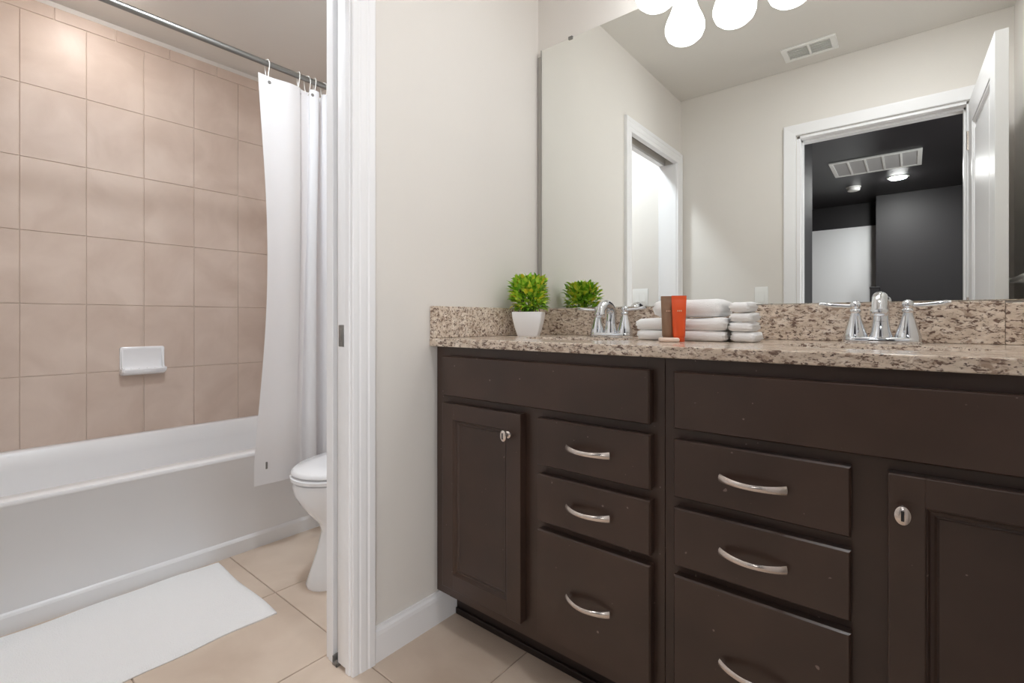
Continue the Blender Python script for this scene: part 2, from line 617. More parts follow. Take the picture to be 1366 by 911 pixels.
d1 = bpy.data.objects.new('door_1', None)
COL.objects.link(d1)
d1.location = (1.404, YF + 0.020, 0)
d1.rotation_euler = (0, 0, math.radians(-1.6))
d1['kind'] = 'structure'; d1['label'] = 'white panelled entry door standing open, seen in the mirror'; d1['category'] = 'door'
LW, LT, LH = 0.735, 0.036, 2.028
bm = BM()
SW = 0.115
panels = [(0.22, 0.80), (0.93, 1.905)]
box(bm, 0, LT, 0, SW, 0.012, LH, 0.001)
box(bm, 0, LT, LW - SW, LW, 0.012, LH, 0.001)
zs = [0.012, panels[0][0], panels[0][1], panels[1][0], panels[1][1], LH]
for a, b_ in ((0.012, 0.22), (0.80, 0.93), (1.905, LH)):
    box(bm, 0.0002, LT - 0.0002, SW, LW - SW, a, b_)
for a, b_ in panels:
    box(bm, 0.012, LT - 0.012, SW, LW - SW, a, b_)
    box(bm, 0.005, LT - 0.005, SW + 0.05, LW - SW - 0.05, a + 0.05, b_ - 0.05, 0.006, 2)
    for y0, y1, z0, z1 in ((SW, SW + 0.014, a, b_), (LW - SW - 0.014, LW - SW, a, b_), (SW, LW - SW, a, a + 0.014), (SW, LW - SW, b_ - 0.014, b_)):
        box(bm, 0.003, LT - 0.003, y0, y1, z0, z1, 0.004, 2)
obj('door_leaf', bm, 'trim', d1, smooth=False)
for z in (0.25, 1.0, 1.80):
    bm = BM()
    lathe(bm, [(0.006, 0), (0.006, 0.09)], (-0.002, 0.0, z), 12)
    obj('hinge', bm, 'nickel', d1)
bm = BM()
for s, x in ((-1, 0.0), (1, LT)):
    lathe(bm, [(0.030, 0), (0.030, s * 0.006), (0.012, s * 0.010), (0.011, s * 0.035)], (x, LW - 0.065, 0.93), 20, 'x')
    tube(bm, [(x + s * 0.036, LW - 0.055, 0.93), (x + s * 0.038, LW - 0.10, 0.932), (x + s * 0.036, LW - 0.17, 0.928)], [0.010, 0.009, 0.007], 10)
obj('door_handle', bm, 'nickel', d1)

# ------------------------------------------------------------------ hall beyond the entry door (black painted)
YH0, YH1 = YF - WT, -5.52
bm = BM()
box(bm, -0.8, 2.5, -6.35, YH0, H, H + 0.06)
struct('ceiling_hall', bm, 'blackceil', 'black hall ceiling seen through the entry door in the mirror', 'ceiling')
bm = BM()
box(bm, 0.40, 0.655, -2.36, YH0, 0, H)
struct('wall_hall_left', bm, 'black', 'black wall end just outside the entry door', 'wall')
bm = BM()
box(bm, -0.9, -0.8, -6.35, YH0, 0, H)
struct('wall_hall_outer', bm, 'black', 'black outer wall of the hall', 'wall')
bm = BM()
box(bm, 2.4, 2.5, -6.35, YH0, 0, H)
struct('wall_hall_right', bm, 'black', 'black right wall of the hall', 'wall')
bm = BM()
box(bm, 0.868, 2.4, -6.35, YH1, 0, H)
struct('wall_hall_far', bm, 'black', 'black far wall of the hall behind the ceiling lamp', 'wall')
bm = BM()
box(bm, -0.8, 0.868, -6.35, -5.86, 0, H)
struct('wall_hall_recess', bm, 'black', 'black wall above the white door at the hall end', 'wall')
bm = BM()
box(bm, XR + 0.1, 2.4, YH0 - 0.05, YH0, 0, H)
struct('wall_hall_near', bm, 'black', 'black wall beside the entry door on the hall side', 'wall')
bm = BM()
box(bm, -0.8, DX0 - 0.01, YH0 - 0.012, YH0, 0, H)
box(bm, DX1 + 0.01, XR + 0.1, YH0 - 0.012, YH0, 0, H)
box(bm, DX0 - 0.01, DX1 + 0.01, YH0 - 0.012, YH0, 2.05, H)
struct('wall_hall_entry', bm, 'black', 'black hall face of the entry wall', 'wall')
d3 = bpy.data.objects.new('door_3', None)
COL.objects.link(d3)
d3['kind'] = 'structure'; d3['label'] = 'plain white door at the end of the dark hall, seen in the mirror'; d3['category'] = 'door'
bm = BM()
box(bm, 0.02, 0.864, -5.86, -5.81, 0.0, 2.145, 0.003)
obj('door_slab', bm, 'halldoor', d3)
bm = BM()
lathe(bm, [(0.028, 0), (0.028, 0.008), (0.012, 0.012), (0.012, 0.03), (0.026, 0.042), (0.028, 0.055), (0.018, 0.066)], (0.09, -5.81, 0.95), 18, 'y')
obj('door_knob', bm, 'nickel', d3)

# ================================================================== LARGE THINGS
# ---------------------------------------------------------------- bathtub
def rrect(x0, x1, y0, y1, r, z, n=6):
    pts = []
    for cx, cy, a0 in ((x1 - r, y1 - r, 0), (x0 + r, y1 - r, 90), (x0 + r, y0 + r, 180), (x1 - r, y0 + r, 270)):
        for k in range(n + 1):
            a = math.radians(a0 + 90.0 * k / n)
            pts.append((cx + r * math.cos(a), cy + r * math.sin(a), z))
    return pts


TX0, TX1, TY0, TY1, TZ = XL + 0.009, -0.985, YF + 0.005, YB - 0.010, 0.413
tub = thing('bathtub', 'white alcove bathtub in front of the beige tile wall', 'bathtub', (-1.41, -0.82, 0))
ox, oy = -1.41, -0.82


def off(lp):
    return [(p[0] - ox, p[1] - oy, p[2]) for p in lp]


bm = BM()
L = [rrect(TX0, TX1 - 0.007, TY0, TY1, 0.006, 0.02),
     rrect(TX0, TX1 - 0.007, TY0, TY1, 0.006, TZ - 0.022),
     rrect(TX0, TX1 - 0.002, TY0, TY1, 0.008, TZ - 0.018),
     rrect(TX0, TX1, TY0, TY1, 0.010, TZ - 0.010),
     rrect(TX0, TX1 - 0.004, TY0, TY1, 0.010, TZ - 0.002),
     rrect(TX0 + 0.002, TX1 - 0.014, TY0 + 0.002, TY1 - 0.002, 0.012, TZ),
     rrect(TX0 + 0.040, TX1 - 0.075, TY0 + 0.075, TY1 - 0.09, 0.10, TZ - 0.001),
     rrect(TX0 + 0.048, TX1 - 0.085, TY0 + 0.085, TY1 - 0.10, 0.10, TZ - 0.008),
     rrect(TX0 + 0.060, TX1 - 0.10, TY0 + 0.11, TY1 - 0.115, 0.11, TZ - 0.08),
     rrect(TX0 + 0.085, TX1 - 0.125, TY0 + 0.19, TY1 - 0.14, 0.12, 0.13),
     rrect(TX0 + 0.115, TX1 - 0.155, TY0 + 0.25, TY1 - 0.17, 0.12, 0.085),
     rrect(TX0 + 0.20, TX1 - 0.24, TY0 + 0.36, TY1 - 0.26, 0.10, 0.078)]
loft(bm, [off(l) for l in L])
obj('tub_shell', bm, 'acrylic', tub, angle=50)
bm = BM()
prof = [(TX1 - 0.012, 0.0), (TX1 + 0.002, 0.0), (TX1 + 0.002, 0.052), (TX1 - 0.002, 0.060), (TX1 - 0.008, 0.066), (TX1 - 0.012, 0.066)]
loft(bm, [[(a - ox, y - oy, z) for a, z in prof] for y in (TY0, TY1)])
obj('apron_plinth', bm, 'acrylic', tub, smooth=False)
bm = BM()
lathe(bm, [(0.026, 0.0785), (0.026, 0.081), (0.02, 0.083)], (0, 0.45, 0), 20)
obj('drain', bm, 'chrome', tub)

# ---------------------------------------------------------------- toilet
TXC = -0.500
toi = thing('toilet', 'white toilet with closed lid beside the bathtub', 'toilet', (TXC, 0, 0))


def egg(hw, yf, yb, z, n=36, sq=0.0):
    """plan outline: rounded front at yf, flatter back at yb"""
    cy = yf + (yb - yf) * 0.52
    pts = []
    for k in range(n):
        a = 2 * PI * k / n
        c_, s_ = math.cos(a), math.sin(a)
        if s_ < 0:
            y = cy + (cy - yf) * s_
            x = hw * math.copysign(abs(c_) ** 0.92, c_)
        else:
            y = cy + (yb - cy) * math.copysign(abs(s_) ** 0.75, s_)
            x = hw * math.copysign(abs(c_) ** 0.7, c_)
        pts.append((x, y, z))
    return pts


bm = BM()
loft(bm, [egg(0.118, -0.728, -0.13, 0.0), egg(0.120, -0.731, -0.13, 0.012), egg(0.112, -0.716, -0.13, 0.05), egg(0.098, -0.690, -0.13, 0.12),
          egg(0.092, -0.672, -0.13, 0.19), egg(0.104, -0.684, -0.12, 0.225), egg(0.134, -0.716, -0.11, 0.262), egg(0.160, -0.748, -0.10, 0.305),
          egg(0.176, -0.770, -0.09, 0.345), egg(0.181, -0.776, -0.08, 0.377), egg(0.178, -0.773, -0.08, 0.388), egg(0.161, -0.756, -0.09, 0.391)])
obj('bowl', bm, 'porcelain', toi, angle=60)
bm = BM()
loft(bm, [egg(0.174, -0.771, -0.21, 0.3935), egg(0.183, -0.781, -0.205, 0.397), egg(0.184, -0.782, -0.205, 0.409), egg(0.177, -0.774, -0.21, 0.413)])
obj('seat', bm, 'porcelain', toi, angle=60)
bm = BM()
loft(bm, [egg(0.172, -0.768, -0.215, 0.4165), egg(0.181, -0.778, -0.21, 0.420), egg(0.181, -0.778, -0.21, 0.428), egg(0.171, -0.766, -0.22, 0.437), egg(0.118, -0.69, -0.26, 0.443)])
obj('lid', bm, 'porcelain', toi, angle=60)
bm = BM()
loft(bm, [rrect(-0.185, 0.185, -0.19, -0.012, 0.03, 0.385), rrect(-0.20, 0.20, -0.20, -0.010, 0.03, 0.50), rrect(-0.215, 0.215, -0.205, -0.010, 0.03, 0.73)])
obj('tank', bm, 'porcelain', toi, angle=50)
bm = BM()
loft(bm, [rrect(-0.222, 0.222, -0.214, -0.006, 0.03, 0.7305), rrect(-0.226, 0.226, -0.218, -0.004, 0.03, 0.74), rrect(-0.226, 0.226, -0.218, -0.004, 0.03, 0.758), rrect(-0.216, 0.216, -0.208, -0.012, 0.03, 0.768)])
obj('tank_lid', bm, 'porcelain', toi, angle=50)
bm = BM()
lathe(bm, [(0.016, 0), (0.016, -0.008), (0.008, -0.012), (0.008, -0.02)], (-0.15, -0.2045, 0.66), 16, 'y')
tube(bm, [(-0.15, -0.225, 0.66), (-0.11, -0.228, 0.655), (-0.07, -0.226, 0.648)], [0.008, 0.008, 0.006], 10)
obj('flush_lever', bm, 'chrome', toi)
for s in (-1, 1):
    bm = BM()
    lathe(bm, [(0.016, 0.4005), (0.016, 0.43), (0.013, 0.438), (0.004, 0.442)], (s * 0.08, -0.195, 0), 14)
    obj('seat_hinge', bm, 'porcelain', toi)

# ---------------------------------------------------------------- vanity cabinets
YFR, YDR, YKICK = -0.557, -0.583, -0.480
FZ0, FZ1, CABZ = 0.744, 0.868, 0.106


def pull(parent, x, z, w=0.118):
    bm = BM()
    n = 15
    path, rad = [], []
    for k in range(n):
        t = k / (n - 1)
        x_ = x + w * (t - 0.5)
        y_ = YDR - 0.006 - 0.025 * math.sin(PI * t) ** 0.8
        path.append((x_, y_, z))
        rad.append(0.0057 + 0.0034 * abs(2 * t - 1) ** 2)
    tube(bm, path, rad, 10, flat=0.55)
    for s in (-1, 1):
        lathe(bm, [(0.006, 0.0), (0.006, -0.004), (0.0045, -0.009)], (x + s * (w / 2 - 0.004), YDR + 0.0005, z), 12, 'y')
    return obj('pull_handle', bm, 'nickel', parent)


def knob(parent, x, z):
    bm = BM()
    lathe(bm, [(0.010, 0.0), (0.010, -0.003), (0.0055, -0.006), (0.0055, -0.015)], (x, YDR + 0.0005, z), 18, 'y')
    loops = []
    for r, h in [(0.45, -0.0140), (0.85, -0.0160), (1.0, -0.0195), (0.93, -0.0230), (0.70, -0.0250), (0.3, -0.0258)]:
        loops.append([(x + 0.0115 * r * math.cos(2 * PI * k / 28), YDR + h, z + 0.0165 * r * math.sin(2 * PI * k / 28)) for k in range(28)])
    loft(bm, loops)
    o = obj('knob', bm, 'nickel', parent)
    bm = BM()
    box(bm, x - 0.0022, x + 0.0022, YDR - 0.0264, YDR - 0.0250, z - 0.0085, z + 0.0085, 0.0006, 1)
    obj('knob_slot', bm, 'dark', o)
    return o


def slab_front(name, parent, x0, x1, z0, z1):
    bm = BM()
    box(bm, x0 + 0.001, x1 - 0.001, YFR - 0.0175, YFR - 0.0004, z0 + 0.001, z1 - 0.001, 0.001, 1)
    loft(bm, [[(x0, YFR - 0.015, z0), (x1, YFR - 0.015, z0), (x1, YFR - 0.015, z1), (x0, YFR - 0.015, z1)],
              [(x0, YDR + 0.004, z0), (x1, YDR + 0.004, z0), (x1, YDR + 0.004, z1), (x0, YDR + 0.004, z1)],
              [(x0 + 0.003, YDR, z0 + 0.003), (x1 - 0.003, YDR, z0 + 0.003), (x1 - 0.003, YDR, z1 - 0.003), (x0 + 0.003, YDR, z1 - 0.003)]])
    return obj(name, bm, 'espresso', parent, smooth=False)


def panel_door(parent, x0, x1, z0, z1, kx, kz, sw=0.050):
    bm = BM()
    yb = YFR - 0.0004
    box(bm, x0, x0 + sw, YDR, yb, z0, z1, 0.0025, 2)
    box(bm, x1 - sw, x1, YDR, yb, z0, z1, 0.0025, 2)
    box(bm, x0 + sw - 0.003, x1 - sw + 0.003, YDR, yb, z0, z0 + sw, 0.0025, 2)
    box(bm, x0 + sw - 0.003, x1 - sw + 0.003, YDR, yb, z1 - sw, z1, 0.0025, 2)

    def ring(i, y):
        return [(x0 + sw + i, y, z0 + sw + i), (x1 - sw - i, y, z0 + sw + i), (x1 - sw - i, y, z1 - sw - i), (x0 + sw + i, y, z1 - sw - i)]
    # cove down to the recessed panel
    loft(bm, [ring(-0.002, YDR + 0.001), ring(0.002, YDR + 0.004), ring(0.005, YDR + 0.009), ring(0.010, YDR + 0.0105), ring(0.013, YDR + 0.0085),
              ring(0.016, YDR + 0.011)], cap0=False, cap1=True)
    d = obj('door', bm, 'espresso', parent, smooth=False)
    knob(d, kx, kz)
    return d


def drawer(parent, x0, x1, z0, z1, pz=None, w=0.118):
    d = slab_front('drawer', parent, x0, x1, z0, z1)
    pull(d, (x0 + x1) / 2, pz if pz is not None else (z0 + z1) / 2 - 0.002, w)
    return d


def cabinet(x0, x1, label, group, false_front, doors, drawers):
    c = thing('vanity_cabinet', label, 'cabinet', (0, 0, 0), group=group)
    bm = BM()
    t = 0.016
    box(bm, x0, x0 + t, YFR + 0.02, -0.003, CABZ, 0.8955)
    box(bm, x1 - t, x1, YFR + 0.02, -0.003, CABZ, 0.8955)
    box(bm, x0 + t, x1 - t, YFR + 0.02, -0.003, CABZ, CABZ + t)
    box(bm, x0 + t, x1 - t, -0.012, -0.003, CABZ + t, 0.8955)
    obj('carcass', bm, 'espresso', c, smooth=False)
    bm = BM()
    xs = [x0] + [v for v in false_front[:1]] + [false_front[1]] + [x1]
    # face frame: outer stiles, rails, the stile between door and drawers
    box(bm, x0, x0 + 0.062, YFR, YFR + 0.02, CABZ, 0.8955, 0.0008, 1)
    box(bm, x1 - 0.045, x1, YFR, YFR + 0.02, CABZ, 0.8955, 0.0008, 1)
    for a, b_ in ((CABZ, CABZ + 0.055), (0.708, 0.758), (0.855, 0.8955)):
        box(bm, x0 + 0.06, x1 - 0.04, YFR + 0.0002, YFR + 0.02, a, b_)
    mids = doors
    for (da, db, kx) in doors:
        for (ra, rb) in drawers['x']:
            lo, hi = (db, ra) if db <= ra else (rb, da)
            box(bm, lo - 0.012, hi + 0.012, YFR + 0.0001, YFR + 0.02, CABZ + 0.055, 0.708)
    for ra, rb in drawers['x']:
        for a, b_ in ((0.415, 0.460), (0.562, 0.608)):
            box(bm, ra, rb, YFR + 0.0003, YFR + 0.02, a, b_)
    obj('face_frame', bm, 'espresso', c, smooth=False)
    bm = BM()
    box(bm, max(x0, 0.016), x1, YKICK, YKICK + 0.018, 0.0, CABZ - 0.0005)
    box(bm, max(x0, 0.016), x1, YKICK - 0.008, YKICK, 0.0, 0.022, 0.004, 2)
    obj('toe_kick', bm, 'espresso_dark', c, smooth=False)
    slab_front('false_front', c, false_front[0], false_front[1], FZ0, FZ1)
    for (da, db, kx) in doors:
        panel_door(c, da, db, 0.148, 0.722, kx, 0.661)
    for ra, rb in drawers['x']:
        for (a, b_, pz) in drawers['z']:
            drawer(c, ra, rb, a, b_, pz)
    return c


DZ = [(0.596, 0.721, 0.659), (0.448, 0.573, 0.510), (0.146, 0.427, 0.284)]
cabinet(0.003, 0.7645, 'espresso vanity cabinet next to the partition wall, below the plant', None,
        (0.055, 0.738), [(0.055, 0.369, 0.326)], {'x': [(0.425, 0.740)], 'z': DZ})
cabinet(0.7655, 1.553, 'espresso vanity cabinet at the right edge, below the right faucet', None,
        (0.793, 1.510), [(1.161, 1.510, 1.181)], {'x': [(0.793, 1.110)], 'z': DZ})

# ---------------------------------------------------------------- countertop with undermount sinks
ctop = thing('countertop', 'speckled beige granite countertop along the mirror wall', 'countertop', (0.78, -0.29, CT))
bm = BM()
box(bm, 0.001 - 0.78, 1.558 - 0.78, -0.588 + 0.29, -0.001 + 0.29, 0.8965 - CT, 0.0, 0.003, 2)
slab = obj('counter_slab', bm, 'granite', ctop, smooth=False)
SINKS = [(0.387, -0.315), (1.133, -0.315)]
cutters = []
for sx, sy in SINKS:
    bm = BM()
    loft(bm, [[(sx - 0.78 + 0.178 * math.cos(2 * PI * k / 48), sy + 0.29 + 0.135 * math.sin(2 * PI * k / 48), z) for k in range(48)] for z in (-0.06, 0.03)])
    co = obj('cutter', bm, 'granite', ctop, smooth=False)
    md = slab.modifiers.new('cut', 'BOOLEAN')
    md.operation = 'DIFFERENCE'
    md.object = co
    md.solver = 'EXACT'
    cutters.append(co)
bpy.context.view_layer.update()
dg = bpy.context.evaluated_depsgraph_get()
nm = bpy.data.meshes.new_from_object(slab.evaluated_get(dg))
slab.modifiers.clear()
slab.data = nm
for co in cutters:
    bpy.data.objects.remove(co, do_unlink=True)


def splash(name, label, x0, x1, y0, y1, z0, z1):
    bm = BM()
    cx, cy = (x0 + x1) / 2, (y0 + y1) / 2
    box(bm, x0 - cx, x1 - cx, y0 - cy, y1 - cy, 0, z1 - z0, 0.002, 2)
    o = obj(name, bm, 'granite', smooth=False, loc=(cx, cy, z0))
    return tag(o, label, 'backsplash', 'granite splash slabs')


splash('backsplash', 'long speckled granite backsplash slab under the mirror', 0.0215, 1.3600, -0.0205, -0.001, CT + 0.0003, 1.025)
splash('backsplash', 'short end piece of granite backsplash at the right edge, past the seam', 1.3605, 1.558, -0.0205, -0.001, CT + 0.0003, 1.020)
splash('side_splash', 'granite side splash against the partition wall beside the plant', 0.001, 0.021, -0.586, -0.001, CT + 0.0003, 1.025)

# under-mount basins
for k, (sx, sy) in enumerate(SINKS):
    s = thing('sink_basin', ['white oval sink basin set under the granite near the plant', 'white oval sink basin set under the granite at the right faucet'][k], 'sink', (sx, sy, CT - 0.026), group='undermount sinks')
    bm = BM()
    prof = [(1.10, -0.0005), (1.0, -0.001), (0.985, -0.02), (0.93, -0.07), (0.78, -0.115), (0.5, -0.135), (0.12, -0.14)]
    loops = []
    for r, h in prof:
        loops.append([(0.182 * r * math.cos(2 * PI * q / 48), 0.139 * r * math.sin(2 * PI * q / 48), h) for q in range(48)])
    outer = []
    for r, h in reversed(prof):
        outer.append([(0.190 * r * math.cos(2 * PI * q / 48), 0.147 * r * math.sin(2 * PI * q / 48), h - 0.008) for q in range(48)])
    loft(bm, outer + loops)
    obj('bowl', bm, 'porcelain', s, angle=60)
    bm = BM()
    lathe(bm, [(0.022, -0.1405), (0.022, -0.1375), (0.014, -0.136)], (0, 0, 0), 20)
    obj('drain', bm, 'chrome', s)


# ---------------------------------------------------------------- mirror
MIRROR_Y = -0.012
mir = thing('wall_mirror', 'large frameless wall mirror above the granite backsplash', 'mirror', (0.79, -0.006, 1.0265))
bm = BM()
box(bm, 0.0255 - 0.79, 1.556 - 0.79, MIRROR_Y + 0.006, -0.0005 + 0.006, 0.0, 2.081 - 1.0265, 0.0015, 1)
obj('mirror_glass', bm, 'mirror', mir, smooth=False)
for x in (0.165, 0.80, 1.42):
    bm = BM()
    box(bm, x - 0.79 - 0.009, x - 0.79 + 0.009, -0.010, -0.006, 1.048, 1.060, 0.001, 1)
    box(bm, x - 0.79 - 0.009, x - 0.79 + 0.009, -0.010, 0.005, 1.0552, 1.060, 0.001, 1)
    obj('mirror_clip', bm, 'grey', mir)
bm = BM()
box(bm, 0.0030 - 0.79, 0.0252 - 0.79, MIRROR_Y + 0.010, 0.0055, 0.0, 2.060 - 1.0265, 0.0005, 1)
box(bm, 0.0225 - 0.79, 0.0252 - 0.79, MIRROR_Y + 0.004, MIRROR_Y + 0.0101, 0.0, 2.081 - 1.0265)
obj('edge_shade_strip', bm, 'edge_shade', mir, smooth=False)  # grey strip colours in the shade and reflection beside the glass edge

# ---------------------------------------------------------------- vanity light bar with four glass shades
vl = thing('vanity_light', 'four shade vanity light bar glowing above the mirror', 'wall light', (0.8175, 0, 2.25))
bm = BM()
box(bm, -0.32, 0.32, -0.022, -0.0005, -0.055, 0.055, 0.008, 3)
obj('back_plate', bm, 'nickel', vl)
for k in range(4):
    x = 0.567 + 0.167 * k - 0.8175
    bm = BM()
    lathe(bm, [(0.022, -0.021), (0.022, -0.028), (0.010, -0.034)], (x, 0, 0), 16, 'y')
    tube(bm, [(x, -0.03, 0.0), (x, -0.07, 0.012), (x, -0.105, 0.010), (x, -0.127, -0.010), (x, -0.135, -0.035)], 0.007, 10)
    arm = obj('arm', bm, 'nickel', vl)
    bm = BM()
    lathe(bm, [(0.018, -0.030), (0.036, -0.040), (0.038, -0.060), (0.034, -0.064)], (x, -0.135, 0), 24)
    obj('socket_cup', bm, 'nickel', arm)
    bm = BM()
    zb = 1.969 - 2.25
    prof = [(0.004, 0.0), (0.024, 0.0025), (0.044, 0.010), (0.059, 0.024), (0.067, 0.044), (0.067, 0.062), (0.061, 0.082), (0.051, 0.104), (0.043, 0.126), (0.038, 0.150), (0.036, 0.175), (0.035, 0.220)]
    lathe(bm, [(r, zb + h) for r, h in prof], (x, -0.135, 0), 32)
    obj('glass_shade', bm, 'shade', vl, angle=80)

# ---------------------------------------------------------------- shower curtain, rod and rings
RX, RZ = -0.970, 2.095
rod = thing('curtain_rod', 'straight metal shower curtain rod above the bathtub', 'rod', (RX, -0.81, RZ))
bm = BM()
tube(bm, [(0, YF + 0.81 + 0.012, 0), (0, -0.4, 0), (0, 0.0, 0), (0, YB + 0.81 - 0.012, 0)], 0.0125, 18)
obj('rod_tube', bm, 'steel', rod)
for y in (YF + 0.81, YB + 0.81):
    s = 1 if y < 0 else -1
    bm = BM()
    lathe(bm, [(0.032, 0.0), (0.032, s * 0.006), (0.020, s * 0.016), (0.015, s * 0.03)], (0, y, 0), 22, 'y')
    obj('rod_flange', bm, 'steel', rod)

cur = thing('shower_curtain', 'white fabric shower curtain bunched at the far end of the rod', 'shower curtain', (RX, -0.4, 2.04))
NU, NV = 220, 60


def curtain_pt(u, v):
    """u along the gathered width, v from top (0) to bottom (1)"""
    y0 = -0.712
    if u < 0.25:
        t = u / 0.25
        y = y0 + 0.185 * t
        x = 0.030 * math.sin(PI * t) * (0.5 + 0.5 * v) - 0.006 * math.sin(2 * PI * t)
        y += (0.045 * math.sin(PI * min(1, v * 1.05)) ** 1.2) * (1 - t)
    else:
        t = (u - 0.25) / 0.75
        y = y0 + 0.185 + 0.43 * t
        ph = 2 * PI * 6.0 * t
        amp = 0.030 + 0.018 * v
        x = -amp * math.sin(ph) * min(1, t * 10 + 0.05)
        y += -0.014 * math.sin(2 * ph) * (1 - 0.3 * v) + 0.006 * math.sin(ph * 0.5 + 4 * v)
    ztop = 2.036
    if u < 0.25:
        ztop -= 0.006 * math.sin(PI * u / 0.25)
    zbot = 0.293 + 0.006 * math.sin(9 * u)
    z = ztop + (zbot - ztop) * v
    x += 0.010 * v * math.sin(3.1 * v + 5 * u)
    x += 0.016 + 0.055 * min(1.0, v * 1.15)
    y -= 0.040 * min(1.0, v * 1.15)
    return (x, y + 0.4, z - 2.04)


bm = BM()
sheet(bm, [[curtain_pt(i / NU, j / NV) for i in range(NU + 1)] for j in range(NV + 1)])
cl = obj('curtain_cloth', bm, 'curtain', cur, angle=180)
bm = BM()
box(bm, curtain_pt(0.06, 0.97)[0] + 0.001, curtain_pt(0.06, 0.97)[0] + 0.0035, curtain_pt(0.06, 0.97)[1] - 0.004, curtain_pt(0.06, 0.97)[1] + 0.004, curtain_pt(0, 0.962)[2], curtain_pt(0, 0.945)[2], 0.001, 1)
obj('hem_magnet', bm, 'grey', cur)
US = [0.06, 0.265, 0.335, 0.40, 0.47, 0.55, 0.64, 0.73, 0.82, 0.91]
for u in US:
    p = curtain_pt(u, 0.012)
    bm = BM()
    lathe(bm, [(0.006, -0.0016), (0.0075, 0.0), (0.006, 0.0028)], (p[0] + 0.0005, p[1], p[2] - 0.004), 14, 'x')
    obj('grommet', bm, 'grey', cur)
ring_labels = ['curtain ring nearest the free edge of the shower curtain', 'second curtain ring counted from the free edge of the curtain', 'third curtain ring counted from the free edge of the curtain',
               'fourth curtain ring counted from the free edge of the curtain', 'fifth curtain ring counted from the free edge of the curtain']
ring0 = None
for k, u in enumerate(US):
    p = curtain_pt(u, 0.012)
    yr = p[1] - 0.4
    lab = ring_labels[k] if k < 5 else 'curtain ring on the rod near the wall behind the toilet, hidden by the jamb'
    if ring0 is None:
        bm = BM()
        pts = [(0.019 * math.cos(2 * PI * q / 28) + (0.004 if math.sin(2 * PI * q / 28) < -0.5 else 0), 0.003 * math.sin(4 * PI * q / 28), 0.045 * math.sin(2 * PI * q / 28)) for q in range(28)]
        tube(bm, pts, 0.0020, 8, closed=True, up=Vector((0, 1, 0)))
        ring0 = obj('curtain_ring', bm, 'ring', loc=(RX, yr, RZ - 0.0275))
        tag(ring0, lab, 'curtain ring', 'curtain rings on the rod')
    else:
        r = ring0.copy()
        COL.objects.link(r)
        r.location = (RX + (0.004 if k % 2 else -0.002), yr, RZ - 0.0275)
        r.rotation_euler = (0, 0, 0.25 * (-1) ** k)
        r['label'] = lab

# ---------------------------------------------------------------- soap dish on the tile
sd = thing('soap_dish', 'white ceramic soap dish fixed to the beige tile wall', 'soap dish', (XL + 0.008, -0.910, 0.775))
bm = BM()
sec = [(0.0005, 0.070), (0.010, 0.072), (0.014, 0.066), (0.011, 0.055), (0.009, 0.02), (0.010, -0.025), (0.018, -0.040), (0.040, -0.044), (0.052, -0.036), (0.058, -0.040), (0.058, -0.052), (0.048, -0.062), (0.02, -0.070), (0.0005, -0.070)]
loops = []
W2 = 0.092
for y, k in ((-W2, 0.90), (-W2 + 0.003, 0.965), (-W2 + 0.010, 1.0), (W2 - 0.010, 1.0), (W2 - 0.003, 0.965), (W2, 0.90)):
    loops.append([(max(0.0005, a * (1.0 if k == 1 else 0.9)), y, b_ * k) for a, b_ in sec])
loft(bm, loops)
for s in (-1, 1):
    lp = [(0.0005, 0.071), (0.013, 0.070), (0.018, 0.02), (0.030, -0.030), (0.057, -0.037), (0.057, -0.052), (0.02, -0.069), (0.0005, -0.069)]
    loft(bm, [[(a, s * (W2 - 0.012), b_) for a, b_ in lp], [(a * 1.0, s * (W2 - 0.004), b_) for a, b_ in lp]])
obj('dish_body', bm, 'porcelain', sd, angle=50)
for k in range(4):
    bm = BM()
    y = -0.05 + 0.033 * k
    tube(bm, [(0.018, y, -0.0395), (0.045, y, -0.0405)], 0.003, 8)
    obj('drain_rib', bm, 'porcelain', sd)

# ---------------------------------------------------------------- bath mat
bm = BM()
nx, ny = 40, 60
mx0, mx1, my0, my1 = -0.968, -0.447, -1.610, -0.866
top, bot = [], []


def matp(i, j, h):
    a, b_ = i / nx, j / ny
    e = 0.004 * math.sin(7 * b_) + 0.003 * math.sin(19 * b_ + 2)
    f_ = 0.004 * math.sin(9 * a + 1)
    x = mx0 + (mx1 - mx0) * a + e
    y = my0 + (my1 - my0) * b_ + f_
    d = min(a, 1 - a) * (mx1 - mx0)
    d2_ = min(b_, 1 - b_) * (my1 - my0)
    ed = min(1.0, min(d, d2_) / 0.012 + 0.35)
    return (x, y, h * ed + (0.0012 * math.sin(11 * a + 3) * math.sin(8 * b_) if h > 0.002 else 0))


top = [[bm.verts.new(matp(i, j, 0.011)) for i in range(nx + 1)] for j in range(ny + 1)]
bot = [[bm.verts.new(matp(i, j, 0.0005)) for i in range(nx + 1)] for j in range(ny + 1)]
for j in range(ny):
    for i in range(nx):
        bm.faces.new((top[j][i], top[j][i + 1], top[j + 1][i + 1], top[j + 1][i]))
        bm.faces.new((bot[j][i], bot[j + 1][i], bot[j + 1][i + 1], bot[j][i + 1]))
for i in range(nx):
    bm.faces.new((top[0][i], bot[0][i], bot[0][i + 1], top[0][i + 1]))
    bm.faces.new((top[ny][i], top[ny][i + 1], bot[ny][i + 1], bot[ny][i]))
for j in range(ny):
    bm.faces.new((top[j][0], top[j + 1][0], bot[j + 1][0], bot[j][0]))
    bm.faces.new((top[j][nx], bot[j][nx], bot[j + 1][nx], top[j + 1][nx]))
tag(obj('bath_mat', bm, 'matcloth', angle=60), 'white cotton bath mat on the tile floor beside the tub', 'bath mat')

